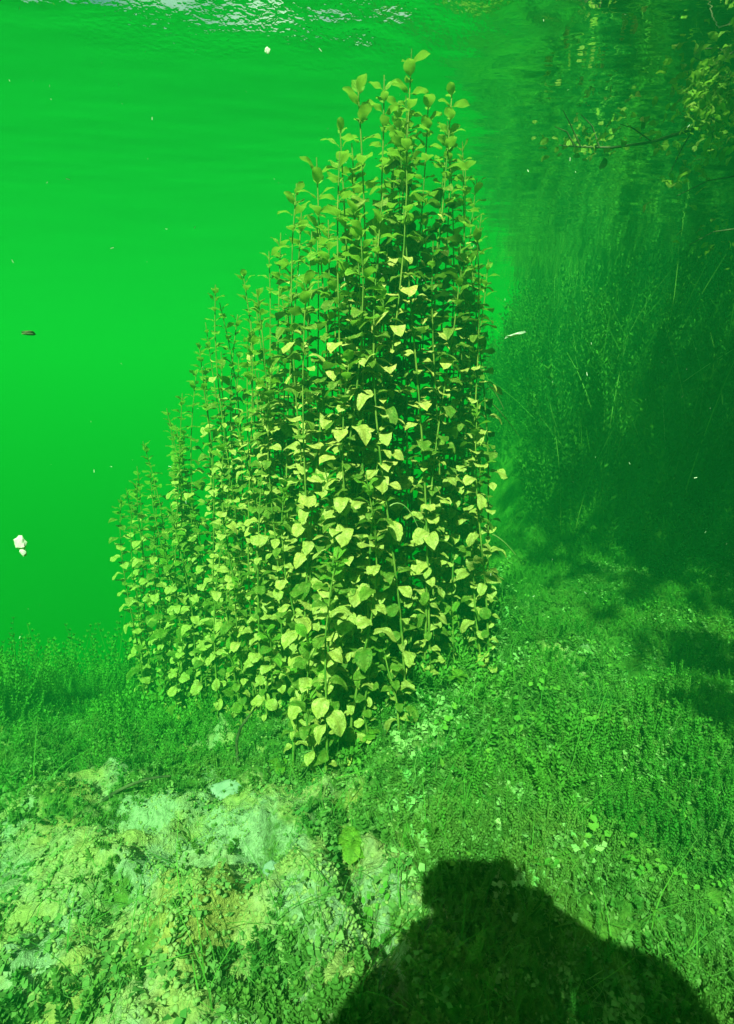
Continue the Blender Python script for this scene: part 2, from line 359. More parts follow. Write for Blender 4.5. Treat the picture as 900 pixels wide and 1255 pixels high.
# ------------------------------------------------------------------ the leafy clump
def plant(px, py, y, kind, label, group, leafsize=1.0, lean=(0, 0), seed=0, short=0, dens=1.0, lowest=0.03):
    r = random.Random(seed*7+3)
    top = at(px, py, y)
    bx = top.x+lean[0]; by = top.y+lean[1]
    bz = float(ground(bx, by))-.02
    H = top.z-bz
    root = tag(link('leafy_water_plant', None), label, 'water plant', group); root.location = (bx, by, bz)
    amp = r.uniform(.012, .036); ph = r.random()*6
    def pos(t):
        return Vector((-lean[0]*t+amp*math.sin(t*5+ph)*t, -lean[1]*t+amp*math.cos(t*4+ph)*t, H*t))
    k = max(6, int(H/.09)); ts = [i/k for i in range(k+1)]
    v, f = tube([pos(t) for t in ts], [.0030-.0019*t for t in ts], 5)
    link('stem', mesh_np('stem', v, f, M_STEM), root)
    z = max(lowest, .03)+r.random()*.02; az = r.random()*6.28; node = 0
    while z < H-.012:
        t = z/H; rem = H-z                           # distance below the tip
        young = max(0, 1-rem/.16)                    # 1 at the tip
        p = pos(t)
        for s in (0, 1):
            if young < .3 and r.random() < .07*dens: continue
            if kind == 'tall': mk = 'young' if rem < .17 else ('green' if (rem < .26 and r.random() < .7) or r.random() < .28 else 'silt')
            else: mk = 'young' if rem < .06 else ('green' if (rem < .10 or r.random() < .34) else 'silt')
            me = r.choice(LEAVES[mk])
            o = bpy.data.objects.new('leaf', me); col.objects.link(o); o.parent = root
            yaw = az+s*math.pi+r.uniform(-.35, .35)
            droop = R(-50)*young*.9+R(3)*(1-young)+r.gauss(0, .19)
            # leaves turn their faces to the light: those on the sunny side hang more steeply
            facing = math.cos(yaw)*-SUN_AZ[0]+math.sin(yaw)*-SUN_AZ[1]
            droop += R(30)*facing*(1-young)*max(.1, 1-z/.6)
            sz = .80*(1.0+.16*min(1, z/.8))*leafsize*(1-.45*max(0, 1-rem/.05))*r.choice((.6, .8, .95, 1.0, 1.1, 1.3))*r.uniform(.88, 1.1)
            if z < .16: sz *= .8
            if rem < .25: sz = min(sz, (.72 if rem < .10 else .9)*leafsize)
            o.location = p; o.rotation_euler = Euler((r.gauss(0, .2), droop, yaw), 'XYZ'); o.scale = (sz, sz*r.uniform(.9, 1.1), sz)
        az += math.pi/2+r.uniform(-.25, .25); node += 1
        z += (.028-.016*young)*r.uniform(.8, 1.2)*(1.0+.15*(kind == 'tall'))/max(.7, dens)
    return root
G_ALL = 'leafy water plants of the big clump'
named = [
 (494, 56, 1.15, 'tall', 'tallest leafy stem of the clump, its tip highest in the water', 1.05),
 (541, 96, 1.2, 'tall', 'tall leafy stem just right of the tallest one, second highest tip on the right', 1.0),
 (446, 104, 1.06, 'tall', 'tall leafy stem just left of the tallest one with a broad leafy tip', 1.15),
 (574, 180, 1.36, 'tall', 'slim stem at the upper right edge of the clump', .85),
 (393, 193, 1.12, 'tall', 'leafy stem stepping down left of the broad topped one', 1.05),
 (352, 246, 1.22, 'tall', 'leafy stem standing free on the sloping left outline, upper part', .95),
 (318, 306, 1.32, 'tall', 'leafy stem with a small dark tip midway down the sloping left outline', .85),
 (281, 350, 1.42, 'tall', 'leafy stem on the left outline whose tip stands clear of the green water', .8),
 (262, 396, 1.5, 'tall', 'leafy stem low on the sloping left outline, above the left shoulder of the clump', .8),
 (244, 450, 1.55, 'tall', 'leafy stem with crowded small leaves at the left shoulder of the clump', .8),
 (199, 515, 1.72, 'tall', 'far left stem whose feathery tip rises above its leftmost neighbour', .8),
 (160, 572, 1.8, 'tall', 'leftmost stem of the clump with pale horizontal leaf pairs', .8),
 (378, 332, 1.06, 'short', 'stem ending in a bright green leaf rosette below the left outline', 1.05),
 (341, 448, 1.16, 'short', 'stem with a bright pointed rosette in the left middle of the clump', .9),
 (275, 537, 1.25, 'short', 'stem with a bright open rosette low on the left of the clump', .85),
 (567, 298, 1.3, 'short', 'stem with a star shaped rosette near the upper right edge', .9),
 (506, 302, 1.25, 'short', 'stem with a bright rosette under the tallest tips', .9),
 (571, 406, 1.27, 'short', 'stem with a pale rosette halfway down the right edge', .95),
 (533, 437, 1.22, 'short', 'stem with a small rosette inside the right edge, halfway down', .9),
 (577, 563, 1.2, 'short', 'stem with a low rosette at the right edge above round yellow leaves', 1.0),
 (463, 575, .98, 'short', 'short front stem topped by four spread bright leaves at the centre of the clump', 1.0),
 (417, 570, 1.0, 'short', 'short front stem topped by a rosette, left of the one with four spread leaves', 1.0),
 (347, 586, 1.05, 'short', 'short front stem with a shaded rosette on the left of the centre', 1.0),
 (409, 676, .93, 'short', 'lowest front stem with broad yellow leaves reaching to the foot of the clump', 1.1),
 (440, 420, 1.0, 'tall', 'bare yellowish stem in the middle with a few large drooping leaves', 1.15),
 (500, 640, 1.1, 'short', 'low leafy stem in the dark gap right of the centre', .85),
 (225, 520, 1.6, 'tall', 'left stem between the feathery tip and the left shoulder', .8),
 (297, 410, 1.38, 'tall', 'stem tucked right of the left outline below the dark tipped one', .8),
 (478, 118, 1.22, 'tall', 'inner stem directly under the tallest tip', 1.0),
 (588, 262, 1.45, 'tall', 'far right stem at the edge of the clump against dark water', .8),
 (222, 482, 1.64, 'tall', 'pale stem in the step of the outline just right of the feathery far left tip', .85),
 (237, 455, 1.6, 'tall', 'thin stem on the left outline below the crowded left shoulder', .85),
 (211, 500, 1.68, 'tall', 'thin stem touching the feathery far left one on its right', .85),
 (253, 420, 1.54, 'tall', 'thin stem on the left outline between the shoulder and the stem above it', .85),
 (179, 540, 1.76, 'tall', 'thin stem between the leftmost tip and the feathery far left one', .85),
 (270, 372, 1.46, 'tall', 'thin stem on the left outline just under the stem standing clear', .85),
 (466, 92, 1.13, 'tall', 'leafy stem between the broad tipped stem and the tallest one', 1.0),
 (514, 116, 1.17, 'tall', 'leafy stem between the tallest one and the second highest on the right', 1.0),
 (424, 152, 1.1, 'tall', 'leafy stem close under the broad tipped one on its left', 1.0),
 (553, 150, 1.25, 'tall', 'leafy stem on the right shoulder just under the second highest tip', .95),
 (372, 224, 1.17, 'tall', 'leafy stem high on the left slope, between two taller neighbours', 1.0),
 (332, 282, 1.26, 'tall', 'leafy stem on the left slope just below the free standing one', .9),
 (300, 332, 1.36, 'tall', 'thin leafy stem on the left slope beside the dark tipped one', .85),
]
for i, (px, py, y, kd, lb, ls) in enumerate(named):
    plant(px, py, y, kd, lb, G_ALL, ls, (rng.uniform(-.06, .06), rng.uniform(-.05, .05)), i, dens=(.6 if 'bare' in lb else 1))
SHORT = ['the tallest stem', 'the second highest tip on the right', 'the broad tipped stem left of the tallest', 'the slim upper right stem', 'the stem left of the broad tipped one',
 'the free standing upper left stem', 'the dark tipped stem on the left outline', 'the stem standing clear on the left outline', 'the stem above the left shoulder', 'the crowded stem at the left shoulder', 'the feathery far left stem',
 'the leftmost stem', 'the bright rosette under the left outline', 'the pointed rosette at middle left', 'the open rosette at lower left', 'the star shaped rosette at upper right', 'the bright rosette under the tallest tips',
 'the pale rosette on the right edge', 'the small rosette inside the right edge', 'the low rosette on the right edge', 'the four spread leaves at the centre', 'the front rosette left of centre', 'the shaded rosette left of centre', 'the lowest front stem',
 'the bare yellowish middle stem', 'the low stem in the dark gap', 'the stem beside the left shoulder', 'the stem below the dark tip', 'the inner stem under the tallest tip', 'the far right stem']
used_labels = set()
def inner_label(px, py):
    order = sorted(range(len(SHORT)), key=lambda k: math.hypot(named[k][0]-px, named[k][1]-py))
    for k in order[:30]:
        dx, dy = px-named[k][0], py-named[k][1]
        where = ('right of' if dx > 0 else 'left of') if abs(dx) > abs(dy)*.6 else ('with its tip below' if dy > 0 else 'with its tip above')
        for w in ('leafy inner stem just %s %s' % (where, SHORT[k]), 'leafy inner stem a little farther %s %s' % (where.replace('with its tip', 'and'), SHORT[k])):
            if w not in used_labels: used_labels.add(w); return w
env = [(150, 600), (200, 530), (250, 450), (300, 360), (350, 280), (400, 210), (450, 150), (500, 110), (550, 150), (595, 230), (602, 300)]
n_in = 0
rr = random.Random(5)
while n_in < 84:
    px = rr.uniform(155, 596)
    e = np.interp(px, [a for a, _ in env], [b for _, b in env])
    py = e+rr.uniform(20, 360)*rr.random()**.75
    yb = np.interp(px, [150, 260, 340, 430, 520, 600], [1.8, 1.45, 1.22, 1.08, 1.2, 1.35])
    y = yb+rr.uniform(-.12, .22)+(.0 if py < e+150 else -.03)
    if py > 760: continue
    plant(px, py, y, 'tall' if py < e+120 else 'short', inner_label(px, py), 'inner stems of the big clump', .95 if px > 330 else .82, (rr.uniform(-.07, .07), rr.uniform(-.06, .06)), 100+n_in)
    n_in += 1

FOOT = [(190, 735, 1.62, 'low stem at the far left foot of the clump'), (222, 760, 1.5, 'low stem between the far left foot and the clump'), (250, 775, 1.35, 'low bushy stem at the left foot of the clump'), (284, 790, 1.2, 'low stem just left of the dark bent twig'),
 (318, 765, 1.12, 'low stem above the dark bent twig'), (345, 800, 1.02, 'low front stem over the pale silt, left of the lowest one'), (372, 772, .98, 'low front stem with crowded yellow leaves'), (398, 830, .93, 'shortest front stem at the very foot of the clump'),
 (440, 800, .96, 'low front stem left of the dark gap'), (476, 772, 1.02, 'low front stem at the edge of the dark gap'), (512, 740, 1.12, 'low stem on the right side of the dark gap'), (546, 745, 1.2, 'low stem at the right foot of the clump'),
 (580, 735, 1.28, 'low stem at the outermost right foot of the clump'), (300, 700, 1.2, 'short stem left of the shaded front rosette'), (262, 690, 1.36, 'short stem in front of the left shoulder'), (210, 670, 1.58, 'short stem in front of the feathery far left stem')]
for i, (px, py, y, lb) in enumerate(FOOT):
    plant(px, py, y, 'short', lb, 'low stems at the foot of the clump', 1.0, (rng.uniform(-.04, .04), rng.uniform(-.06, .02)), 300+i)
for i, (px, py, y, lb) in enumerate([(150, 610, 1.7, 'pale stem left of the leftmost tip, lower'), (176, 590, 1.66, 'stem between the leftmost and the feathery far left stem'), (214, 560, 1.6, 'stem right of the feathery far left stem'), (236, 610, 1.5, 'stem filling the gap beside the left shoulder'), (188, 640, 1.6, 'shorter stem in front of the leftmost pair')]):
    plant(px, py, y, 'short', lb, 'low stems at the foot of the clump', .95, (0, 0), 340+i)

# ------------------------------------------------------------------ ground cover
def sprig_template(h=.05, n=7, ll=.010, lw=.004, per=3, seed=1):
    r = np.random.default_rng(seed); V = []; F = []
    def quad(p, d, wv, L, W):
        o = len(V); tip = p+d*L; mid = p+d*L*.5
        V.extend([p, mid+wv*W*.5, tip, mid-wv*W*.5]); F.append((o, o+1, o+2, o+3))
    bend = r.uniform(.1, .35)*h
    for i in range(n):
        t = (i+.6)/n; p = np.array([bend*t*t, 0, h*t])
        for k in range(per):
            a = k*2*math.pi/per+i*1.1; el = .5+.5*t
            d = np.array([math.cos(a)*math.cos(el), math.sin(a)*math.cos(el), math.sin(el)])
            wv = np.array([-math.sin(a), math.cos(a), 0])
            quad(p, d, wv, ll*(1.1-.5*t), lw)
    o = len(V); w = .0007
    V.extend([np.array([-w, 0, -.008]), np.array([w, 0, -.008]), np.array([bend+w, 0, h]), np.array([bend-w, 0, h])]); F.append((o, o+1, o+2, o+3))
    return np.array(V), np.array(F)
def blade_template(h=.08, w=.0014, bend=.4, seg=4):
    V = []; F = []
    for i in range(seg+1):
        t = i/seg; x = bend*h*t*t; z = h*t*(1-.2*bend*t); ww = w*(1-.75*t)
        V += [(x, -ww, z), (x, ww, z)]
    for i in range(seg): F.append((2*i, 2*i+1, 2*i+3, 2*i+2))
    return np.array(V), np.array(F)
def field(n, xr, yr, dens, lift=0):
    P = []
    while len(P) < n:
        k = n*3; x = rng.uniform(*xr, k); y = rng.uniform(*yr, k)
        ok = rng.random(k) < dens(x, y)
        P += list(zip(x[ok], y[ok]))
    P = np.array(P[:n]); return np.c_[P, ground(P[:, 0], P[:, 1])+lift]
def sc_args(n, smin, smax, tilt=.5):
    return rng.uniform(0, 6.28, n), np.abs(rng.normal(0, tilt, n)), rng.uniform(0, 6.28, n), rng.uniform(smin, smax, n)
clump = lambda x, y, f, s: np.clip(.5+1.3*fbm(x, y, f, 3, s), 0, 1)
def put(name, tmpl, n, xr, yr, dens, smin, smax, mat, tilt=.5, smooth=True):
    P = field(n, xr, yr, dens); yw, ti, td, scl = sc_args(n, smin, smax, tilt)
    scl = scl*(.55+.9*np.clip(.5+1.2*fbm(P[:, 0], P[:, 1], 4.3, 3, 77), 0, 1))
    return scatter(name, tmpl, P, yw, ti, td, scl, mat, smooth=smooth)
ax = lambda x, y: algae_amount(x, y)
inwedge = lambda x, y: (np.abs(x) < .78*y+.25)
# near algae tufts on the silt
put('algae', sprig_template(.012, 4, .006, .0028, 5, 2), 40000, (-1.6, 1.6), (.3, 1.9), lambda x, y: inwedge(x, y)*clump(x, y, 7, 41)*np.clip(ax(x, y)*1.2-.1, 0, 1), .5, 1.5, M_ALGAE, .8)
put('algae', sprig_template(.020, 7, .005, .0022, 4, 9), 4500, (-1.6, 1.6), (.3, 1.9), lambda x, y: inwedge(x, y)*clump(x, y, 5, 43)*np.clip(ax(x, y)*1.3-.4, 0, 1), .5, 1.5, M_ALGAE, .6)
def grain_template(seed):
    bm = bmesh.new(); bmesh.ops.create_icosphere(bm, subdivisions=1, radius=.0022); r = random.Random(seed)
    for v in bm.verts: v.co = v.co*r.uniform(.3, 1.5); v.co.z *= .6
    tv = np.array([v.co[:] for v in bm.verts]); tf = np.array([[v.index for v in f.verts] for f in bm.faces]); bm.free(); return tv, tf
def strand_template(seed, L=.08, w=.0005, n=9):
    r = np.random.default_rng(seed); V = []; F = []; p = np.zeros(3); a = r.uniform(0, 6.28); el = 1.0
    for i in range(n+1):
        sd_ = np.array([-math.sin(a), math.cos(a), 0])*w*(1-.6*i/n); V += [p-sd_, p+sd_]
        a += r.normal(0, .7); el = el*.75+r.normal(0, .35); p = p+np.array([math.cos(a)*math.cos(el), math.sin(a)*math.cos(el), math.sin(el)])*L/n; p[2] = max(p[2], .002)
    for i in range(n): F.append((2*i, 2*i+1, 2*i+3, 2*i+2))
    return np.array(V), np.array(F)
def creeper_template(seed, n=7):
    r = np.random.default_rng(seed); V = []; F = []
    for i in range(n):
        p = np.array([r.normal(0, .012), r.normal(0, .012), r.uniform(.004, .035)]); a = r.uniform(0, 6.28); el = r.uniform(-.3, .6); L = r.uniform(.009, .016); W = L*.36
        d = np.array([math.cos(a)*math.cos(el), math.sin(a)*math.cos(el), math.sin(el)]); sd_ = np.array([-math.sin(a), math.cos(a), 0]); o = len(V)
        V += [p, p+d*L*.35+sd_*W, p+d*L*.75+sd_*W*.75-np.array([0, 0, .1*L]), p+d*L-np.array([0, 0, .25*L]), p+d*L*.75-sd_*W*.75-np.array([0, 0, .1*L]), p+d*L*.35-sd_*W]
        F += [(o, o+1, o+2, o+3), (o, o+3, o+4, o+5)]
    return np.array(V), np.array(F)
def crust_template(seed):
    r = np.random.default_rng(seed); V = []; F = []
    for k in range(5):
        c = r.normal(0, .006, 3)*np.array([1, 1, .5])+np.array([0, 0, .003]); a = r.uniform(0, 6.28); o = len(V)
        for q in range(4):
            rad = r.uniform(.003, .007); V.append(c+np.array([math.cos(a+q*1.57)*rad, math.sin(a+q*1.57)*rad, r.normal(0, .0022)]))
        F.append((o, o+1, o+2, o+3))
    return np.array(V), np.array(F)
for q in range(3):
    put('algae_crust', crust_template(q), 14000, (-1.4, 1.6), (.3, 1.9), lambda x, y: inwedge(x, y)*clump(x, y, 8, 61+q)*(.12+.88*np.clip(ax(x, y)*1.2, 0, 1)), .2, .75, M_CLOT, .6)
for q in range(2):
    put('silt_crumbs', grain_template(q), 7000, (-1.1, .7), (.3, 1.2), lambda x, y: inwedge(x, y)*clump(x, y, 9, 81+q)*np.clip(1.15-ax(x, y), .1, 1), .4, 1.5, M_CRUMB, .8, False)
# feathery moss to the right and behind
put('moss', sprig_template(.040, 9, .008, .0027, 4, 3), 16000, (.0, 2.6), (.55, 3.2), lambda x, y: inwedge(x, y)*clump(x, y, 5, 44)**2.2*np.clip((x-.02+.25*(y-.8))/.15, 0, 1), .5, 1.35, M_MOSS, .5)
put('moss', sprig_template(.05, 8, .013, .0045, 3, 4), 5500, (-2.2, .3), (.9, 2.4), lambda x, y: inwedge(x, y)*clump(x, y, 3, 47)*np.clip((y-1.0+.3*fbm(x, y, 4, 3, 48))/.3, .02, 1), .5, 1.5, M_MOSS, .45)
put('grass', blade_template(.055, .0006, .9), 8000, (-1.7, 2.2), (.4, 2.8), lambda x, y: inwedge(x, y)*clump(x, y, 2.5, 49)*(.12+.88*ax(x, y)), .4, 1.5, M_MOSS, .7)
for q in range(4):
    put('algae_strands', strand_template(q), 4000, (-1.4, 2.0), (.35, 2.3), lambda x, y: inwedge(x, y)*clump(x, y, 3, 91+q)*(.15+.85*ax(x, y)), .25, .95, M_STRAND, .3)
for q in range(2):
    put('creeping_weed', creeper_template(q), 2200, (-1.6, 2.2), (.55, 2.4), lambda x, y: inwedge(x, y)*clump(x, y, 2.7, 96+q)**2*np.where((x < -.05) & (y < 1.0), .04, 1)*(.05+.95*np.clip(ax(x, y)*1.3-.3, 0, 1)), .25, .8, M_LIGHTWEED, .6)
put('algae', sprig_template(.035, 9, .006, .002, 4, 12), 1500, (.08, .6), (.4, .75), lambda x, y: clump(x, y, 7, 98)*np.clip((x-.08)/.08, 0, 1), .35, 1.3, M_ALGAE, .5)
put('weeds', sprig_template(.21, 15, .015, .005, 4, 13), 330, (-1.6, -.75), (1.88, 2.5), lambda x, y: clump(x, y, 3, 99)*np.clip(1-np.abs(x+1.08)/.42, .05, 1), .3, 1.3, M_MOSS, .25)
put('algae_crust', crust_template(7), 9000, (.05, 1.8), (.55, 2.2), lambda x, y: inwedge(x, y)*clump(x, y, 6, 87)**3, .35, 1.1, M_LIT_CRUST, .6)  # pale bits that paint sunlit patches onto the mossy bed
# the bank: dense dark weeds and upright reeds
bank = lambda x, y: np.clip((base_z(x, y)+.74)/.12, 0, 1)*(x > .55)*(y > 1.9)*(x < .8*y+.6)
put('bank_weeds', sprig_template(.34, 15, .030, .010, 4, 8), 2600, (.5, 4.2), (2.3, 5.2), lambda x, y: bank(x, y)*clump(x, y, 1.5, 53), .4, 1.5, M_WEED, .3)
put('bank_weeds', sprig_template(.22, 12, .022, .008, 4, 10), 3500, (.8, 3.4), (3.5, 4.9), lambda x, y: bank(x, y)*np.clip((base_z(x, y)-.1)/.2, 0, 1)*clump(x, y, 2, 54), .4, 1.2, M_LIGHTWEED, .3)  # brighter green paints a sunlit band into the waterline weeds
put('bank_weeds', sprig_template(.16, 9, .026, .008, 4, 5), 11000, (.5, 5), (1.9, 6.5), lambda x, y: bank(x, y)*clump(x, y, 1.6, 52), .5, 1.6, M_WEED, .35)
put('reeds', blade_template(.42, .0018, .25, 5), 1500, (.6, 5), (2.3, 6.5), lambda x, y: bank(x, y)*clump(x, y, 1.3, 55), .4, 1.5, M_REED, .3)
# taller weeds along the left brink
put('weeds', sprig_template(.13, 11, .015, .005, 4, 6), 3200, (-2.9, -.4), (1.4, 2.9), lambda x, y: clump(x, y, 2.6, 58)*np.where((x > -.98) & (y < 1.85), .06, 1), .3, 1.5, M_MOSS, .25)

# low seedlings with round leaves in front of the clump
def seedling(px, py, n, size, label, seed):
    r = random.Random(seed)
    u = (px-450)/FPX; v = (627.5-py)/FPX
    d = np.array([u, math.cos(PITCH)+v*math.sin(PITCH), -math.sin(PITCH)+v*math.cos(PITCH)]); t = .4
    while d[2]*t > float(ground(d[0]*t, d[1]*t)) and t < 6: t += .004
    t -= .01
    root = tag(link('seedling', None), label, 'seedling', 'round leaved seedlings on the lake bed'); root.location = d*t
    v_, f_ = tube([(0, 0, -.03), (.002, 0, 0), (0, .002, .02*size)], [.002, .0018, .001], 5); link('stem', mesh_np('stem', v_, f_, M_STEM), root)
    for i in range(n):
        o = link('leaf', r.choice(LEAVES['young']), root); s = size*r.uniform(.55, .85)
        o.location = (0, 0, .006+.012*size*i/n); o.scale = (s, s*1.35, s)
        o.rotation_euler = Euler((r.gauss(0, .2), R(r.uniform(-25, 10)), i*2.4+r.random()), 'XYZ')
seedling(432, 1040, 9, .85, 'bright green round leaved seedling beside the crevice, in front of the clump', 1)
seedling(447, 905, 7, .8, 'seedling with two pale leaves at the front foot of the clump', 2)
seedling(340, 945, 8, .8, 'yellow green seedling on silt left of the clump foot', 3)
seedling(232, 905, 7, .7, 'small seedling left of the dark twig, at the clump foot', 4)
seedling(560, 835, 8, .75, 'small leaved seedling at the right foot of the clump', 5)
seedling(652, 690, 4, .6, 'tiny pale seedling standing alone right of the clump on mossy bed', 6)
seedling(530, 800, 10, .8, 'bushy dark seedling in the shade at the right foot of the clump', 7)

# stone, twigs, stalks
def hit(px, py, lift=0):
    u = (px-450)/FPX; v = (627.5-py)/FPX
    d = np.array([u, math.cos(PITCH)+v*math.sin(PITCH), -math.sin(PITCH)+v*math.cos(PITCH)]); t = .3
    while d[2]*t > float(ground(d[0]*t, d[1]*t)) and t < 8: t += .004
    return Vector(d*t)+Vector((0, 0, lift))
def stone(px, py, sx, sy, sz, label, seed):
    bm = bmesh.new(); bmesh.ops.create_icosphere(bm, subdivisions=3, radius=1)
    r = random.Random(seed)
    from mathutils import noise
    for v in bm.verts:
        k = 1+.22*noise.noise(v.co*1.6+Vector((seed*3.1, 0, 0)))+.06*noise.noise(v.co*5)
        v.co = Vector((v.co.x*sx, v.co.y*sy, max(-.6, min(.55, v.co.z))*sz))*k
    me = bpy.data.meshes.new('stone'); bm.to_mesh(me); bm.free(); me.materials.append(M_STONE)
    for p in me.polygons: p.use_smooth = True
    o = tag(link('stone', me), label, 'stone', 'stones on the lake bed'); o.location = hit(px, py, sz*.15); o.rotation_euler = (.05, .1, r.random()*3)
stone(280, 972, .034, .024, .018, 'flat pale grey stone lying on silt in front of the clump', 1)
stone(332, 1066, .012, .011, .009, 'small pale round stone on the sunlit yellow silt', 2)
def rod(name, pts, r0, r1, mat, label, cat, group=None, n=5):
    pts = [Vector(p) for p in pts]; o0 = pts[0]
    k = len(pts); v, f = tube([p-o0 for p in pts], np.linspace(r0, r1, k), n)
    o = tag(link(name, mesh_np(name, v, f, mat)), label, cat, group); o.location = o0; return o
def arc(a, b, sag, n=8):
    a = Vector(a); b = Vector(b); return [a.lerp(b, i/n)+Vector((0, 0, sag*4*(i/n)*(1-i/n))) for i in range(n+1)]
rod('twig', [hit(293, 940, -.01)]+[at(291+dx, py, .98) for dx, py in ((0, 925), (-1, 908), (4, 892), (14, 878), (24, 866))], .0045, .002, M_TWIG, 'dark bent twig sticking up at the left foot of the clump', 'twig')
rod('twig', arc(hit(128, 985, .008), hit(210, 958, .012), .012), .004, .002, M_TWIG, 'dark stick lying on the bed on the left', 'twig')
rod('twig', arc(hit(405, 1089, .006), hit(428, 1083, .02), .004), .0016, .0008, M_TWIG, 'tiny dark twig across the crevice', 'twig')
GS = 'thin pale stalks among the weeds'
for i, (a, b, ya, yb, lb) in enumerate([
  ((596, 488), (636, 534), 1.4, 1.5, 'thin straw leaning out of the right edge of the clump, lower one'),
  ((598, 470), (618, 502), 1.42, 1.46, 'thin straw leaning out of the right edge of the clump, upper one'),
  ((838, 468), (905, 425), 2.6, 2.4, 'pale slanting stalk against the dark bank at the right edge'),
  ((800, 660), (846, 622), 2.4, 2.5, 'pale slanting stalk low in front of the dark bank'),
  ((812, 482), (818, 600), 2.7, 2.6, 'thin upright pale stalk before the darkest part of the bank'),
  ((735, 455), (735, 510), 3.0, 3.0, 'thin upright stalk in the middle of the bank weeds'),
  ((797, 570), (800, 600), 2.6, 2.6, 'short upright stalk beside the taller one before the bank'),
  ((785, 625), (787, 665), 2.4, 2.4, 'stout mossy stalk at the foot of the bank'),
  ((604, 655), (632, 680), 1.25, 1.3, 'thin stalk trailing from the lower right edge of the clump'),
  ((692, 822), (672, 862), 1.35, 1.3, 'curved pale stalk on the mossy bed right of the clump')]):
    rod('stalk', arc(at(*a, ya), at(*b, yb), .006), .0016, .0009, M_PALE, lb, 'stalk', GS)
for i, (a, b, sag, y, lb) in enumerate([
  ((440, 905), (520, 845), .03, 1.0, 'root strand arching off the front foot of the clump to the right'),
  ((470, 880), (498, 848), .02, 1.05, 'short root strand in the dark gap at the clump foot'),
  ((405, 965), (400, 900), .0, .93, 'root strand hanging below the lowest yellow leaves'),
  ((438, 950), (412, 900), .006, .93, 'slanting root strand under the front leaves'),
  ((478, 620), (512, 645), .02, .97, 'curved pale strand between the centre stems'),
  ((488, 695), (510, 720), .01, 1.0, 'pale strand dangling in the dark gap, lower centre')]):
    rod('root_strand', arc(at(*a, y), at(*b, y+.04), sag), .0013, .0007, M_PALE, lb, 'root strand', 'root strands at the foot of the clump')

# ------------------------------------------------------------------ sunken branch at the upper right
def sunken_branch():
    r = random.Random(21)
    o0 = at(905, 118, 1.3)
    root = tag(link('sunken_branch', None), 'sunken leafy branch reaching in from the upper right edge', 'branch'); root.location = o0
    main = [at(px, py, y)-o0 for px, py, y in ((990, 60, 1.25), (905, 130, 1.3), (850, 158, 1.32), (800, 174, 1.35), (750, 181, 1.38), (712, 180, 1.4), (685, 178, 1.4))]
    v, f = tube(main, np.linspace(.005, .001, len(main)), 6); link('limb', mesh_np('limb', v, f, M_TWIG), root)
    offs = [((905, 130), (835, 150), 1.30), ((850, 158), (820, 215), 1.33), ((905, 60), (840, 110), 1.28), ((890, 100), (850, 70), 1.28), ((712, 180), (690, 135), 1.39), ((705, 180), (680, 155), 1.39), ((735, 181), (712, 140), 1.38),
            ((905, 215), (830, 240), 1.30), ((905, 280), (845, 300), 1.30), ((890, 90), (870, 190), 1.30), ((800, 174), (760, 152), 1.35), ((905, 70), (855, 60), 1.30)]
    for a, b, y in offs:
        p = [at(*a, y)-o0, at((a[0]+b[0])/2+r.uniform(-4, 4), (a[1]+b[1])/2-6, y)-o0, at(*b, y-.04)-o0]
        v, f = tube(p, [.0018, .0013, .0007], 5); link('twig', mesh_np('twig', v, f, M_TWIG), root)
    spots = []
    for _ in range(420): spots.append((r.gauss(872, 26), r.gauss(118, 30), r.uniform(1.12, 1.3), .42))
    for _ in range(60): spots.append((r.gauss(712, 20), r.gauss(176, 10), r.uniform(1.78, 1.37), .45))
    for _ in range(75): spots.append((r.uniform(740, 900), r.gauss(165, 14), r.uniform(1.85, 1.30), .55))
    for _ in range(26): spots.append((r.gauss(838, 18), r.gauss(215, 14), r.uniform(1.9, 1.30), .6))
    for _ in range(26): spots.append((r.gauss(870, 20), r.gauss(295, 16), r.uniform(1.3, 1.5), .4))
    for px, py, y, s in spots:
        o = link('leaf', r.choice(LEAVES['green' if r.random() < .5 else 'young']), root); s *= r.uniform(.7, 1.2)
        o.location = at(px, py, y)-o0; o.scale = (s, s*.8, s); o.rotation_euler = (r.gauss(0, .6), r.gauss(.2, .6), r.uniform(0, 6.28))
sunken_branch()
G_FL = 'yellow leaves drifting by the sunken branch'
for i, (px, py, y, s, lb) in enumerate([(778, 118, 1.35, .42, 'small round yellow leaf drifting above the sunken branch'), (784, 146, 1.33, .62, 'larger yellow leaf caught on top of the sunken branch'),
    (856, 147, 1.3, .45, 'yellow leaf beside the leafy mass of the sunken branch'), (741, 191, 1.35, .5, 'yellow leaf hanging under the tip of the sunken branch')]):
    o = tag(link('drifting_leaf', LEAVES['silt'][i]), lb, 'leaf', G_FL); o.location = at(px, py, y); o.scale = (s, s, s); o.rotation_euler = (R(65), R(-20+30*i), R(20+25*i))

# ------------------------------------------------------------------ drifting white flakes
def flake(px, py, y, sx, sz, label, group='pale flakes drifting in the water', mat=M_FLAKE):
    bm = bmesh.new(); bmesh.ops.create_icosphere(bm, subdivisions=2, radius=1); r = random.Random(px)
    for v in bm.verts: v.co = Vector((v.co.x*sx, v.co.y*sx*.6, v.co.z*sz))*(1+r.uniform(-.25, .25))
    me = bpy.data.meshes.new('flake'); bm.to_mesh(me); bm.free(); me.materials.append(mat)
    o = tag(link('drifting_flake', me), label, 'flake', group); o.location = at(px, py, y); o.rotation_euler = (0, r.uniform(-.3, .3), 0)
flake(25, 665, .42, .0042, .0058, 'white fluffy flake drifting in clear water left of the clump')
flake(29, 677, .42, .0026, .003, 'small tail flake just under the white fluffy one')
flake(632, 410, 1.1, .02, .003, 'long thin white flake drifting right of the clump')
flake(328, 62, .9, .0035, .004, 'white flake close under the water surface left of the tallest stem')
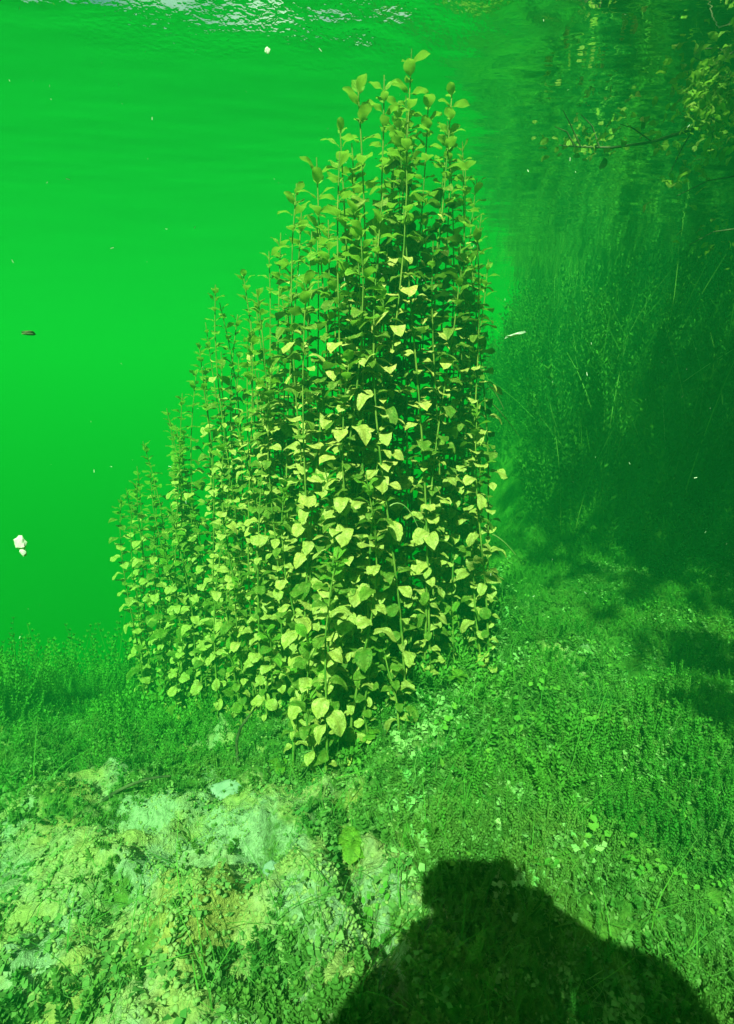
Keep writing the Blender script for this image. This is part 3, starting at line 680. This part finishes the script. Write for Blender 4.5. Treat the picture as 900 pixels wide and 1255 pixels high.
flake(35, 408, 1.0, .012, .004, 'small dark speck drifting at the far left', mat=M_TWIG)
t = sprig_template(.001, 1, .001, .0008, 3, 1)
pts = np.array([at(rng.uniform(0, 900), rng.uniform(0, 780), rng.uniform(.45, 1.3)) for _ in range(130)])
scatter('specks', (t[0]*.8, t[1]), pts, *sc_args(130, .15, .55, 1.5), M_FLAKE)

# ------------------------------------------------------------------ unseen trees, set over the bank to shade the right side
def tree(x, y, h, lean, label, seed, crown_r, nleaf=7000):
    r = np.random.default_rng(seed); z0 = max(float(ground(x, y)), .5)-.15
    root = tag(link('shade_tree', None), label, 'tree', 'unseen trees shading the water'); root.location = (x, y, z0)
    P = [np.array([lean[0]*t*t, lean[1]*t*t, h*t]) for t in np.linspace(0, 1, 9)]
    tubes = [tube(P, np.linspace(.16, .05, 9), 9)]
    ends = []
    for k in range(11):
        b = P[3+k % 6]; a = k*2.4+r.uniform(-.4, .4); L = crown_r*r.uniform(.6, 1.05)
        e = b+np.array([math.cos(a)*L, math.sin(a)*L, L*r.uniform(.1, .5)]); m_ = (b+e)/2+np.array([0, 0, .15*L])
        tubes.append(tube([b, m_, e], [.045, .03, .012], 6)); ends += [e, m_, (m_+e)/2]
    v, f = join(tubes); link('trunk', mesh_np('trunk', v, f, M_BARK), root)
    ends.append(P[-1]); ends = np.array(ends)
    c = ends[r.integers(0, len(ends), nleaf)]+r.normal(0, crown_r*.24, (nleaf, 3))
    d1 = r.normal(0, 1, (nleaf, 3)); d1 /= np.linalg.norm(d1, axis=1)[:, None]
    d2 = np.cross(d1, r.normal(0, 1, (nleaf, 3))); d2 /= np.linalg.norm(d2, axis=1)[:, None]
    s = r.uniform(.07, .13, (nleaf, 1))
    V = np.stack([c-d1*s, c+d2*s*.6, c+d1*s, c-d2*s*.6], 1).reshape(-1, 3); F = np.arange(nleaf*4).reshape(-1, 4)
    link('crown', mesh_np('crown', V, F, M_CROWN, False), root)
tree(3.7, -3.4, 2.9, (-1.4, .1), 'unseen shade tree leaning over the water behind the viewpoint, nearest of the row', 1, 1.7, 12000)
tree(3.35, -2.0, 3.1, (-1.25, 0), 'unseen shade tree leaning over the right edge of the water beside the viewpoint', 2, 1.75, 13000)
tree(3.3, -.75, 2.8, (-1.7, .1), 'unseen shade tree leaning far out over the dark right side of the water', 3, 1.7, 14000)
tree(4.35, 1.1, 3.1, (-1.5, -.1), 'unseen shade tree above the sunken branch and the dark reeds', 4, 1.7, 14000)
tree(5.6, 3.4, 2.9, (-1.7, -.2), 'unseen shade tree standing behind the reeds at the far end of the bank', 5, 1.9, 14000)
tree(5.8, 5.4, 3.1, (-1.6, -.4), 'unseen shade tree beyond the reeds with its crown low over the water', 6, 1.9, 14000)
tree(5.6, 7.6, 3.9, (-1.3, -.4), 'tall unseen shade tree farthest along the shore', 7, 2.1, 12000)

# ------------------------------------------------------------------ the swimmer with the camera, whose shadow falls on the bed
def swimmer():
    J = {'pelvis': (-.16, -.86, .10), 'waist': (-.13, -.66, .12), 'chest': (-.10, -.42, .10), 'neck': (-.085, -.27, .09), 'skull': (-.08, -.20, .115), 'crown': (-.075, -.135, .14),
         'sl': (-.26, -.36, .07), 'el': (-.105, -.10, .03), 'wl': (-.12, -.09, -.03), 'sr': (.07, -.36, .07), 'er': (.085, -.15, .0), 'wr': (.07, -.09, -.03),
         'hl': (-.25, -.90, .08), 'kl': (-.30, -1.34, .02), 'al': (-.32, -1.76, .10), 'hr': (-.07, -.90, .08), 'kr': (-.06, -1.34, .10), 'ar': (-.08, -1.76, .06), 'tl': (-.33, -1.96, .04), 'tr': (-.085, -1.96, .0)}
    rad = {'pelvis': .13, 'waist': .125, 'chest': .185, 'neck': .06, 'skull': .088, 'crown': .075, 'sl': .07, 'el': .047, 'wl': .032, 'sr': .10, 'er': .08, 'wr': .032, 'hl': .095, 'kl': .065, 'al': .042, 'hr': .095, 'kr': .065, 'ar': .042, 'tl': .03, 'tr': .03}
    E = [('pelvis', 'waist'), ('waist', 'chest'), ('chest', 'neck'), ('neck', 'skull'), ('skull', 'crown'), ('chest', 'sl'), ('sl', 'el'), ('el', 'wl'), ('chest', 'sr'), ('sr', 'er'), ('er', 'wr'),
         ('pelvis', 'hl'), ('hl', 'kl'), ('kl', 'al'), ('al', 'tl'), ('pelvis', 'hr'), ('hr', 'kr'), ('kr', 'ar'), ('ar', 'tr')]
    for side, w, sg in (('l', (-.12, -.09, -.03), 1), ('r', (.07, -.09, -.03), -1)):
        palm = (w[0]+.035*sg, w[1]+.035, w[2]+.015); J['p'+side] = palm; rad['p'+side] = .03; E.append(('w'+side, 'p'+side))
        for q in range(4):
            a = 'f%s%d' % (side, q); b = a+'b'; J[a] = (palm[0]+.012*sg, palm[1]+.028, palm[2]+.03-.02*q); J[b] = (palm[0]+.04*sg, palm[1]+.03-.004*q, palm[2]+.03-.02*q)
            rad[a] = .010; rad[b] = .008; E += [('p'+side, a), (a, b)]
        J['th'+side] = (palm[0]+.02*sg, palm[1]-.015, palm[2]+.04); rad['th'+side] = .010; E.append(('p'+side, 'th'+side))
    J = {k: (p[0]+.045, p[1]+.02, p[2]+.06) for k, p in J.items()}; keys = list(J); o0 = Vector(J['pelvis'])
    me = bpy.data.meshes.new('person'); me.from_pydata([Vector(J[k])-o0 for k in keys], [(keys.index(a), keys.index(b)) for a, b in E], []); me.materials.append(M_SUIT)
    o = tag(link('person', me), 'swimmer in a black wetsuit behind the camera whose shadow darkens the bed', 'person'); o.location = o0
    md = o.modifiers.new('skin', 'SKIN'); md.use_smooth_shade = True
    for i, k in enumerate(keys):
        sv = me.skin_vertices[0].data[i]; sv.radius = (rad[k], rad[k]); sv.use_root = (k == 'pelvis')
    s = o.modifiers.new('sub', 'SUBSURF'); s.levels = 2; s.render_levels = 2
    # face window with mask
    bm = bmesh.new(); bmesh.ops.create_cube(bm, size=1)
    for v in bm.verts: v.co = Vector((v.co.x*.13, v.co.y*.05, v.co.z*.075))
    bmesh.ops.bevel(bm, geom=bm.edges[:], offset=.015, segments=3, affect='EDGES')
    mm_ = bpy.data.meshes.new('diving_mask'); bm.to_mesh(mm_); bm.free(); mm_.materials.append(M_GLASS)
    q = link('diving_mask', mm_, o); q.location = Vector((-.03, -.065, .16))-o0
    bm = bmesh.new(); bmesh.ops.create_uvsphere(bm, u_segments=14, v_segments=9, radius=1)
    for v in bm.verts: v.co = Vector((v.co.x*.045, v.co.y*.03, v.co.z*.04))
    mm_ = bpy.data.meshes.new('face'); bm.to_mesh(mm_); bm.free(); mm_.materials.append(M_SKIN)
    q = link('face', mm_, o); q.location = Vector((-.032, -.08, .105))-o0
    # fins
    for side, p in (('l', J['tl']), ('r', J['tr'])):
        bm = bmesh.new(); w0, w1, L = .045, .10, .42
        vs = [bm.verts.new(c) for c in ((-w0, .05, .012), (w0, .05, .012), (w1, -L, .004), (-w1, -L, .004), (-w0, .05, -.012), (w0, .05, -.012), (w1, -L, -.004), (-w1, -L, -.004))]
        for fidx in ((0, 1, 2, 3), (7, 6, 5, 4), (0, 4, 5, 1), (1, 5, 6, 2), (2, 6, 7, 3), (3, 7, 4, 0)): bm.faces.new([vs[i] for i in fidx])
        mm_ = bpy.data.meshes.new('fin'); bm.to_mesh(mm_); bm.free(); mm_.materials.append(M_HOUSE)
        q = link('fin', mm_, o); q.location = Vector(p)-o0
    # camera casing held in front of the face, its port just behind the viewpoint
    c = tag(link('underwater_camera', None), 'grey underwater camera casing held by the swimmer', 'camera'); c.location = (.0, -.06, .02)
    bm = bmesh.new(); bmesh.ops.create_cube(bm, size=1)
    for v in bm.verts: v.co = Vector((v.co.x*.15, v.co.y*.06, v.co.z*.10))
    bmesh.ops.bevel(bm, geom=bm.edges[:], offset=.012, segments=2, affect='EDGES')
    mm_ = bpy.data.meshes.new('casing'); bm.to_mesh(mm_); bm.free(); mm_.materials.append(M_HOUSE); link('casing', mm_, c)
    v, f = tube([(.0, .02, .01), (.0, .045, .01)], [.045, .04], 20); link('port', mesh_np('port', v, f, M_GLASS), c)
swimmer()
